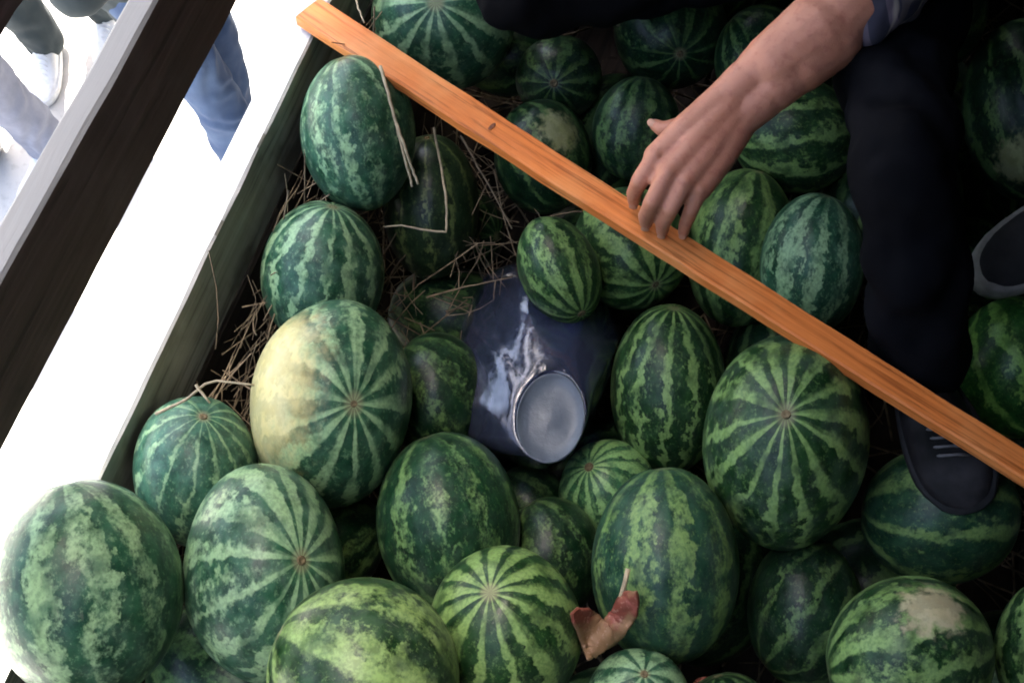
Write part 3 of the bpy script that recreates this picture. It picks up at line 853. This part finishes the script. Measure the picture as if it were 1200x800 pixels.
# ------------------------------------------------------------------ the person sitting on the load, left hand on the stick
Wz = 1.80
wr = P(858, 128, Wz); fa = P(930, 66, 1.835); el = P(1045, -38, 1.90)
hipL = P(1055, -40, 1.72); hipR = hipL + Vector((-0.21, 0.02, 0.0))
pel = (hipL + hipR) / 2 + Vector((0, 0.03, 0.06))
chest = pel + Vector((0.0, -0.05, 0.24)); neck = pel + Vector((0.0, -0.12, 0.44)); hd = neck + Vector((0, -0.05, 0.16))
shL = chest + Vector((0.17, -0.02, 0.05)); shR = chest + Vector((-0.19, -0.02, 0.13))
print('el-shL', el - shL)
elR = shR + Vector((-0.12, 0.16, -0.22)); wrR = elR + Vector((0.02, 0.14, -0.18))
kneeL = P(1055, 190, 1.87); ankL = P(1084, 448, 1.645)
kneeR = P(622, -26, 1.70); ankR = P(780, -150, 1.60)
face = Vector((-0.15, -0.8, -0.5))
print('limb lengths: forearm %.2f upperarm %.2f thigh %.2f shin %.2f thighR %.2f shinR %.2f' % ((wr - el).length, (el - shL).length, (hipL - kneeL).length, (kneeL - ankL).length, (hipR - kneeR).length, (kneeR - ankR).length))

bm = bmesh.new()
# hand: index, middle, ring, little = knuckle, middle joint, end joint, tip
tips = []
hand = [
 ([(768, 184, 1.784), (750, 212, 1.762), (743, 226, 1.730), (743, 236, 1.704)], (0.0132, 0.0120, 0.0106, 0.0090)),
 ([(784, 202, 1.788), (765, 236, 1.764), (757, 253, 1.728), (757, 262, 1.702)], (0.0132, 0.0120, 0.0106, 0.0090)),
 ([(802, 213, 1.784), (786, 244, 1.760), (777, 262, 1.724), (776, 271, 1.700)], (0.0128, 0.0114, 0.0100, 0.0086)),
 ([(820, 221, 1.774), (810, 246, 1.750), (803, 263, 1.718), (801, 272, 1.700)], (0.0118, 0.0102, 0.0090, 0.0078)),
]
vd = (CAM - wr).normalized()
fd = (wr - el).normalized(); fs_ = fd.cross(vd).normalized()          # across the wrist in the picture plane
if (P(835, 96, Wz) - P(881, 154, Wz)).dot(fs_) < 0: fs_ = -fs_         # towards the thumb side
for k, (pts, rad) in enumerate(hand):
    w3 = [P(*p) for p in pts]
    chain(bm, list(zip(w3, rad)))
    tips.append((w3[2], w3[3], rad[3]))
    root = wr + fs_ * (0.017 - 0.0115 * k) + vd * (0.004 - 0.002 * abs(k - 1))
    mid = root.lerp(w3[0], 0.55)
    chain(bm, [(root, 0.0235), (mid - vd * 0.003, 0.0222), (w3[0] - vd * 0.005, 0.0165)])
    blob(bm, w3[0] + vd * 0.003, [Vector(v) * 0.0108 for v in ((1, 0, 0), (0, 1, 0), (0, 0, 1))], 12)
    web = w3[0].lerp(w3[1], 0.5) - vd * 0.004
    if k:
        capsule(bm, prevk - vd * 0.004, 0.0112, w3[0] - vd * 0.004, 0.0112)
        capsule(bm, prevw, 0.0085, web, 0.0085)
    prevk = w3[0]; prevw = web
thumb = [P(836, 122, 1.772), P(800, 148, 1.748), P(777, 152, 1.738), P(767, 146, 1.734)]
chain(bm, list(zip(thumb, (0.019, 0.0135, 0.0108, 0.0082))))
# wrist and forearm, flattened at the wrist
for t, hw, r in ((0.0, 0.015, 0.026), (0.10, 0.014, 0.028), (0.22, 0.013, 0.033)):
    c0 = wr.lerp(el, t); c1 = wr.lerp(el, t + 0.14)
    capsule(bm, c0 + fs_ * hw, r, c1 + fs_ * hw, r + 0.003); capsule(bm, c0 - fs_ * hw, r, c1 - fs_ * hw, r + 0.003)
capsule(bm, wr.lerp(el, 0.30) + fs_ * 0.006, 0.043, fa + (el - fa) * 0.25, 0.052)
capsule(bm, wr.lerp(el, 0.40) - fs_ * 0.012, 0.041, fa + (el - fa) * 0.3 - fs_ * 0.008, 0.048)
capsule(bm, fa + (el - fa) * 0.25, 0.0475, el, 0.046)
chain(bm, [(el, 0.046), (shL, 0.058)])
chain(bm, [(shR, 0.058), (elR, 0.045), (wrR, 0.028)]); fingers(bm, wrR, wrR - elR, Vector((1, 0, 0)), Vector((0, 0.5, -1)))
capsule(bm, pel, 0.12, chest, 0.135); capsule(bm, chest, 0.13, neck, 0.055); capsule(bm, neck, 0.055, hd, 0.052)
for s_ in (shL, shR): capsule(bm, neck - Vector((0, 0, 0.05)), 0.06, s_, 0.055)
chain(bm, [(hipL, 0.055), (kneeL, 0.036), (ankL, 0.030)]); chain(bm, [(hipR, 0.06), (kneeR, 0.05), (ankR, 0.036)])
capsule(bm, ankL, 0.034, P(1110, 520, 1.62), 0.022); capsule(bm, ankR, 0.034, ankR + Vector((0.13, 0.06, -0.03)), 0.026)
head(bm, hd, face)
person = remeshed('person', bm, 0.0026, SKIN, None, 9, lambda co: 0.0004 * fbm(co, 45, 2))
tag(person, 'person in plaid shirt and black trousers sitting on the load, hand resting on the stick', 'person')
for a, b_, r_ in tips + [(thumb[2], thumb[3], 0.0082)]:
    d = (b_ - a).normalized(); n = (vd - d * vd.dot(d)).normalized(); y = d.cross(n)
    bm = bmesh.new()
    blob(bm, b_ + n * (r_ - 0.0013) + d * 0.0015, (y * r_ * 0.66, d * r_ * 0.85, n * 0.0016), 14)
    from_bm('fingernail', bm, NAIL, person)
bm = bmesh.new()
cuff = P(990, 14, 1.872); ad = (el - cuff).normalized()
chain(bm, [(cuff + ad * 0.055, 0.058), (el, 0.060), (shL, 0.078)])
chain(bm, [(cuff + ad * 0.02 + fs_ * 0.028, 0.030), (cuff + ad * 0.08 + fs_ * 0.026, 0.036)])
chain(bm, [(cuff + ad * 0.015 - fs_ * 0.028, 0.032), (cuff + ad * 0.08 - fs_ * 0.026, 0.036)])
chain(bm, [(cuff + ad * 0.01 - fs_ * 0.050 - vd * 0.02, 0.012), (cuff + ad * 0.06 - fs_ * 0.048 - vd * 0.02, 0.022)])
chain(bm, [(shR, 0.078), (elR, 0.062), (elR.lerp(wrR, 0.35), 0.058)])
for dx in (-0.06, 0.06): capsule(bm, pel + Vector((dx, 0, 0.0)), 0.142, chest + Vector((dx, 0, 0)), 0.148)
for s_ in (shL, shR): capsule(bm, neck - Vector((0, 0, 0.08)), 0.075, s_, 0.078)
capsule(bm, chest, 0.14, neck - Vector((0, 0, 0.06)), 0.075)
remeshed('shirt', bm, 0.005, PLAID, person, 3, folds(0.006, 14, 2))
bm = bmesh.new()
chain(bm, [(hipL, 0.088), (hipL.lerp(kneeL, 0.5), 0.074), (kneeL, 0.060), (kneeL.lerp(ankL, 0.5), 0.060), (ankL + (kneeL - ankL) * 0.10, 0.058)])
chain(bm, [(hipR, 0.10), (hipR.lerp(kneeR, 0.6), 0.092), (kneeR, 0.088), (ankR, 0.068)])
capsule(bm, hipL + Vector((0, 0.03, 0.03)), 0.115, hipR + Vector((0, 0.03, 0.03)), 0.115)
remeshed('trousers', bm, 0.006, NAVY, person, 4, folds(0.013, 7, 4))
hair(person, hd, face)
nrm_s = (CAM - P(1115, 520, 1.7)).normalized()
TOE = simple('scuffed_toe', (0.13, 0.12, 0.12), 0.6, 0.4, 50)
sh1 = shoe(person, P(1072, 430, 1.615), P(1138, 598, 1.605), nrm_s, LEATHER, RUBBER, wid=0.05, pale_toe=TOE, h=0.088)
shoe(person, ankR + Vector((-0.03, -0.02, -0.06)), ankR + Vector((0.22, 0.10, -0.07)), (0, 0, 1), LEATHER, RUBBER)

# a second person standing on the load, only a shoe in view at the right edge
f2 = Vector((-0.6, -0.8, 0)); r2 = f2.cross(Vector((0, 0, 1)))
b2_ = P(1142, 338, 1.635) - r2 * 0.09 - f2 * 0.22
s2 = standing(b2_, f2, DGREEN, NAVY, 'person at the right edge, only a dark shoe with a pale sole showing', RUBBER, PALER, stance=0.02, stride=0.0, crouch=True)

# people on the street, seen between the side boards
WHITE_R = simple('white_shoe', (0.75, 0.74, 0.72), 0.7, 0.1, 60)
p1 = standing(Vector((-0.75, 1.43, 0)), Vector((0.95, 0.3, 0)), DGREEN, JEANS, 'person in blue jeans on the street, seen through the gap between the boards', LEATHER, PALER, stance=0.0, stride=0.02, lean=-0.1, fat=0.9)
q2 = P(42, 188, 0.10)
p2 = standing(Vector((q2.x - 0.12, q2.y + 0.05, 0)), Vector((0.0, -1, 0)), PALEJ, PALEJ, 'person in pale grey-blue trousers on the street at the upper left edge', WHITE_R, WHITE_R, stance=0.04, stride=0.03)
q3 = P(80, 40, 0.10)
p3 = standing(Vector((q3.x - 0.02, q3.y + 0.06, 0)), Vector((0.35, -0.9, 0)), PALEJ, DGREEN, 'person in dark trousers farther off on the street at the top left edge', WHITE_R, WHITE_R, stance=0.03, stride=0.06)

# ------------------------------------------------------------------ plastic jug
def plastic():
    m, t, b = nodes('blue_clear_plastic'); q = NB(t)
    co = q.n('TexCoord').outputs['Object']
    n1 = q.noise(co, 9, 3); n2 = q.noise(co, 35, 4)
    q.put(b.inputs['Base Color'], q.mix(n1, (0.11, 0.15, 0.33), (0.40, 0.47, 0.66)))
    b.inputs['Roughness'].default_value = 0.07
    b.inputs['Transmission Weight'].default_value = 0.93
    b.inputs['IOR'].default_value = 1.45
    b.inputs['Coat Weight'].default_value = 0.6; b.inputs['Coat Roughness'].default_value = 0.08
    q.put(b.inputs['Normal'], q.bump(q.m('ADD', n1, q.m('MULTIPLY', n2, 0.4)), 0.5, 0.012))
    m2, t, b = nodes('scuffed_plastic'); q = NB(t)
    co = q.n('TexCoord').outputs['Object']
    n2 = q.noise(co, 60, 5, 0.7); n1 = q.noise(co, 14, 3)
    q.put(b.inputs['Base Color'], q.mix(q.m('MULTIPLY', q.m('ADD', n1, n2), 0.5), (0.09, 0.13, 0.19), (0.36, 0.42, 0.50)))
    b.inputs['Roughness'].default_value = 0.35
    b.inputs['Transmission Weight'].default_value = 0.55
    q.put(b.inputs['Normal'], q.bump(n2, 0.4, 0.003))
    return m, m2
PL, PL2 = plastic()
def px_ring(cx, cy, a, b_, rot, z, n=48, sq=2.0):
    out = []
    for k in range(n):
        t = 2 * math.pi * k / n; c, s = math.cos(t), math.sin(t)
        u = a * math.copysign(abs(c) ** (2 / sq), c); v = b_ * math.copysign(abs(s) ** (2 / sq), s)
        ro = R(rot)
        out.append(P(cx + u * math.cos(ro) - v * math.sin(ro), cy + u * math.sin(ro) + v * math.cos(ro), z))
    return out
jug_o = P(630, 440, 1.30)
rings = [px_ring(624, 405, 40, 45, 15, 1.24), px_ring(622, 410, 80, 95, 18, 1.26, sq=3.4), px_ring(620, 424, 90, 112, 18, 1.32, sq=3.6), px_ring(622, 430, 90, 112, 18, 1.40, sq=3.6),
         px_ring(626, 438, 84, 102, 18, 1.452, sq=3.2), px_ring(632, 455, 66, 82, 18, 1.49, sq=2.6), px_ring(640, 474, 50, 64, 12, 1.512, sq=2.1), px_ring(644, 486, 42.5, 56, 8, 1.520), px_ring(645, 490, 40, 53, 8, 1.519)]
bm = bmesh.new(); vr = []
for i, rg in enumerate(rings):
    cc = sum(rg, Vector()) / len(rg); row = []
    for k, p in enumerate(rg):
        a = 0.0 if i in (7, 8) else (0.016 if 0 < i < 6 else 0.004)
        d = (p - cc).normalized()
        row.append(bm.verts.new(p + d * a * fbm(p, 22, 3) + Vector((0, 0, a * 1.2 * fbm(p, 15, 2))) - jug_o))
    vr.append(row)
for a, b_ in zip(vr[:-1], vr[1:]):
    for k in range(48): bm.faces.new((a[k], a[(k + 1) % 48], b_[(k + 1) % 48], b_[k]))
bm.faces.new(vr[0])
jug = from_bm('plastic_jug', bm, PL); jug.location = jug_o
sb = jug.modifiers.new('s', 'SUBSURF'); sb.levels = 1; sb.render_levels = 1
so = jug.modifiers.new('t', 'SOLIDIFY'); so.thickness = 0.0015; so.offset = -1
tag(jug, 'crumpled translucent blue plastic jug lying base up among the watermelons', 'plastic jug')
bm = bmesh.new(); prev = None
for f, dz in ((1.0, 0.0), (0.985, 0.0022), (0.95, 0.0012), (0.90, -0.0022), (0.6, -0.0035), (0.3, -0.003), (0.12, -0.0015)):
    rg = px_ring(645, 490, 40 * f, 53 * f, 8, 1.5195)
    row = [bm.verts.new(p + Vector((0, 0, dz + 0.0006 * fbm(p, 60, 2))) - jug_o) for p in rg]
    if prev:
        for k in range(48): bm.faces.new((prev[k], prev[(k + 1) % 48], row[(k + 1) % 48], row[k]))
    prev = row
bm.faces.new(prev)
from_bm('jug_base', bm, PL2, jug)

# ------------------------------------------------------------------ red and tan scrap
def scrap_mat(name, o_red, o_tan):
    m, t, b = nodes(name); q = NB(t)
    at = q.n('Attribute', attribute_name='tint'); co = q.n('TexCoord').outputs['Object']
    n1 = q.noise(co, 60, 4); n2 = q.noise(co, 220, 3)
    f = q.ss(q.m('ADD', at.outputs['Fac'], q.m('MULTIPLY', q.m('SUBTRACT', n1, 0.5), 1.1)), 0.35, 0.65)
    col = q.mix(f, o_tan, o_red)
    col = q.mix(q.m('MULTIPLY', q.ss(n2, 0.55, 0.7), 0.5), col, (0.50, 0.30, 0.22))
    col = q.mix(q.ss(n1, 0.70, 0.76), col, (0.04, 0.012, 0.01))
    q.put(b.inputs['Base Color'], col); b.inputs['Roughness'].default_value = 0.6
    q.put(b.inputs['Normal'], q.bump(n1, 0.4, 0.003))
    return m
SCR = scrap_mat('red_tan_scrap', (0.21, 0.05, 0.03), (0.27, 0.15, 0.07))
def scrap(name, outline, z, curl, redpts, label):
    ce = sum((Vector((*p, 0)) for p in outline), Vector()) / len(outline)
    org = P(ce.x, ce.y, z)
    bm = bmesh.new()
    vs = [bm.verts.new((p[0], p[1], 0)) for p in outline]
    bm.faces.new(vs)
    bmesh.ops.triangulate(bm, faces=bm.faces[:])
    for _ in range(3): bmesh.ops.subdivide_edges(bm, edges=bm.edges[:], cuts=1, use_grid_fill=True)
    tint = []
    for v in bm.verts:
        x, y = v.co.x, v.co.y
        tint.append(max([0] + [1 - ((x - a) ** 2 + (y - b_) ** 2) ** 0.5 / r_ for a, b_, r_ in redpts]))
        zz = z + curl(x - ce.x, y - ce.y) + 0.006 * fbm((x, y, 3), 0.07, 3)
        v.co = P(x + 0.8 * fbm((x, y, 0), 0.12, 2), y + 0.8 * fbm((x, y, 9), 0.12, 2), zz) - org
    me = bpy.data.meshes.new(name); bm.to_mesh(me); bm.free()
    at = me.attributes.new('tint', 'FLOAT', 'POINT'); at.data.foreach_set('value', tint)
    o = link(name, me, SCR); o.location = org
    so = o.modifiers.new('t', 'SOLIDIFY'); so.thickness = 0.004
    tag(o, label, 'scrap')
    return o
sc1 = scrap('dried_scrap', [(668, 718), (676, 711), (690, 712), (700, 719), (708, 726), (714, 720), (722, 708), (730, 697), (738, 692), (747, 692), (750, 704), (748, 718), (741, 732), (729, 745), (712, 757), (697, 768), (687, 772), (682, 758), (676, 742), (671, 730)],
            1.672, lambda x, y: 0.000022 * x * x - 0.0005 * y + 0.006 * math.sin(x * 0.12 + y * 0.08), [(680, 716, 30), (724, 716, 30), (742, 705, 26)], 'curled red and tan scrap with a pale stalk, lying between the lower watermelons')
bm = bmesh.new()
tube(bm, [P(x, y, z) - sc1.location for x, y, z in ((724, 712, 1.685), (729, 695, 1.70), (733, 680, 1.708), (736, 666, 1.71))], [0.0035, 0.003, 0.0028, 0.003], 8)
STRAW = simple('pale_straw', (0.40, 0.32, 0.20), 0.7, 0.3, 90, 0.3)
STRAW2 = simple('brown_straw', (0.21, 0.155, 0.095), 0.85, 0.5, 60, 0.3)
from_bm('stalk', bm, STRAW, sc1)
scrap('dried_scrap', [(812, 800), (818, 793), (825, 792), (831, 798), (828, 806), (816, 808)], 1.60, lambda x, y: 0.0, [(822, 799, 30)], 'tiny pink scrap at the bottom edge right of the button watermelon')

# ------------------------------------------------------------------ straw
def stalk(label, paths, r=0.0022, mat=STRAW):
    bm = bmesh.new()
    for pts in paths:
        w = [P(*p) for p in pts]; fine = []
        for a, b_ in zip(w[:-1], w[1:]):
            for k in range(4): fine.append(a.lerp(b_, k / 4) + Vector((noise.noise(a * 40 + Vector((k, 0, 0))), noise.noise(b_ * 40 + Vector((0, k, 0))), 0)) * 0.0012)
        fine.append(w[-1])
        tube(bm, fine, [r * (1 - 0.4 * i / len(fine)) for i in range(len(fine))], 6)
    o = from_bm('straw_stalk', bm, mat)
    return tag(o, label, 'straw', 'single straw stalks')
stalk('forked pale straw stalk hanging from the stick over the bluish oval watermelon', [[(446, 78, 1.672), (455, 110, 1.665), (464, 145, 1.645), (470, 170, 1.63), (480, 205, 1.60), (483, 219, 1.59)], [(464, 145, 1.645), (474, 172, 1.635), (484, 200, 1.61), (490, 216, 1.60)]], 0.0028)
stalk('straw stalk bent at a right angle above the dark brownish watermelon', [[(508, 150, 1.55), (515, 185, 1.55), (522, 225, 1.55), (524, 250, 1.545), (523, 272, 1.54), (500, 270, 1.535), (470, 264, 1.53), (450, 266, 1.52)]], 0.0022)
stalk('long thin straw stalk slanting down to the small leaning watermelon', [[(540, 158, 1.56), (560, 195, 1.54), (580, 230, 1.52), (600, 268, 1.50)]], 0.0018, STRAW2)
stalk('pale straw twig lying over the thin-lined watermelon by the board', [[(182, 485, 1.645), (217, 469, 1.648), (240, 450, 1.65), (254, 446, 1.65), (298, 451, 1.65)], [(229, 450, 1.66), (246, 472, 1.652)]], 0.0022)
stalk('pale straw bit lying across the top end of the stick', [[(416, -6, 1.668), (420, 10, 1.667), (427, 27, 1.662)]], 0.0018)
stalk('short pale straw across the dark gap left of the jug', [[(500, 348, 1.42), (545, 336, 1.44), (600, 325, 1.47)]], 0.0016, STRAW2)

def hay(name, n, gen, label, r=0.0010, mat=STRAW2):
    bm = bmesh.new()
    for _ in range(n):
        p, d, L = gen()
        d = d.normalized(); b2 = Vector(rng.normal(size=3)) * 0.18
        pts = [p + d * L * t + b2 * L * t * t for t in (0, 0.33, 0.66, 1)]
        rr_ = r * rng.uniform(0.6, 1.5)
        tube(bm, pts, [rr_] * 4, 3, cap=False)
    return tag(from_bm(name, bm, mat), label, name, kind='stuff')
hay('straw', 420, lambda: (Vector((rng.uniform(0.03, 0.085), rng.uniform(0.0, 1.15), rng.uniform(1.28, 1.55))), Vector((abs(rng.normal()) * 0.12, rng.normal() * 0.7, rng.uniform(-0.3, 0.5))), rng.uniform(0.05, 0.17)), 'brown straw stuffed between the side board and the watermelons')
def g2():
    p = P(rng.uniform(430, 640), rng.uniform(170, 400), rng.uniform(1.24, 1.45))
    return p, Vector((rng.normal(), rng.normal(), rng.normal() * 0.3)), rng.uniform(0.05, 0.16)
hay('straw', 240, g2, 'loose brown straw in the dark hollow above the jug')
hay('straw', 1600, lambda: (Vector((rng.uniform(0.03, 2.0), rng.uniform(-0.6, 2.3), rng.uniform(1.122, 1.15))), Vector((rng.normal(), rng.normal(), abs(rng.normal()) * 0.12)), rng.uniform(0.08, 0.25)), 'straw bedding strewn on the truck floor', 0.0018)
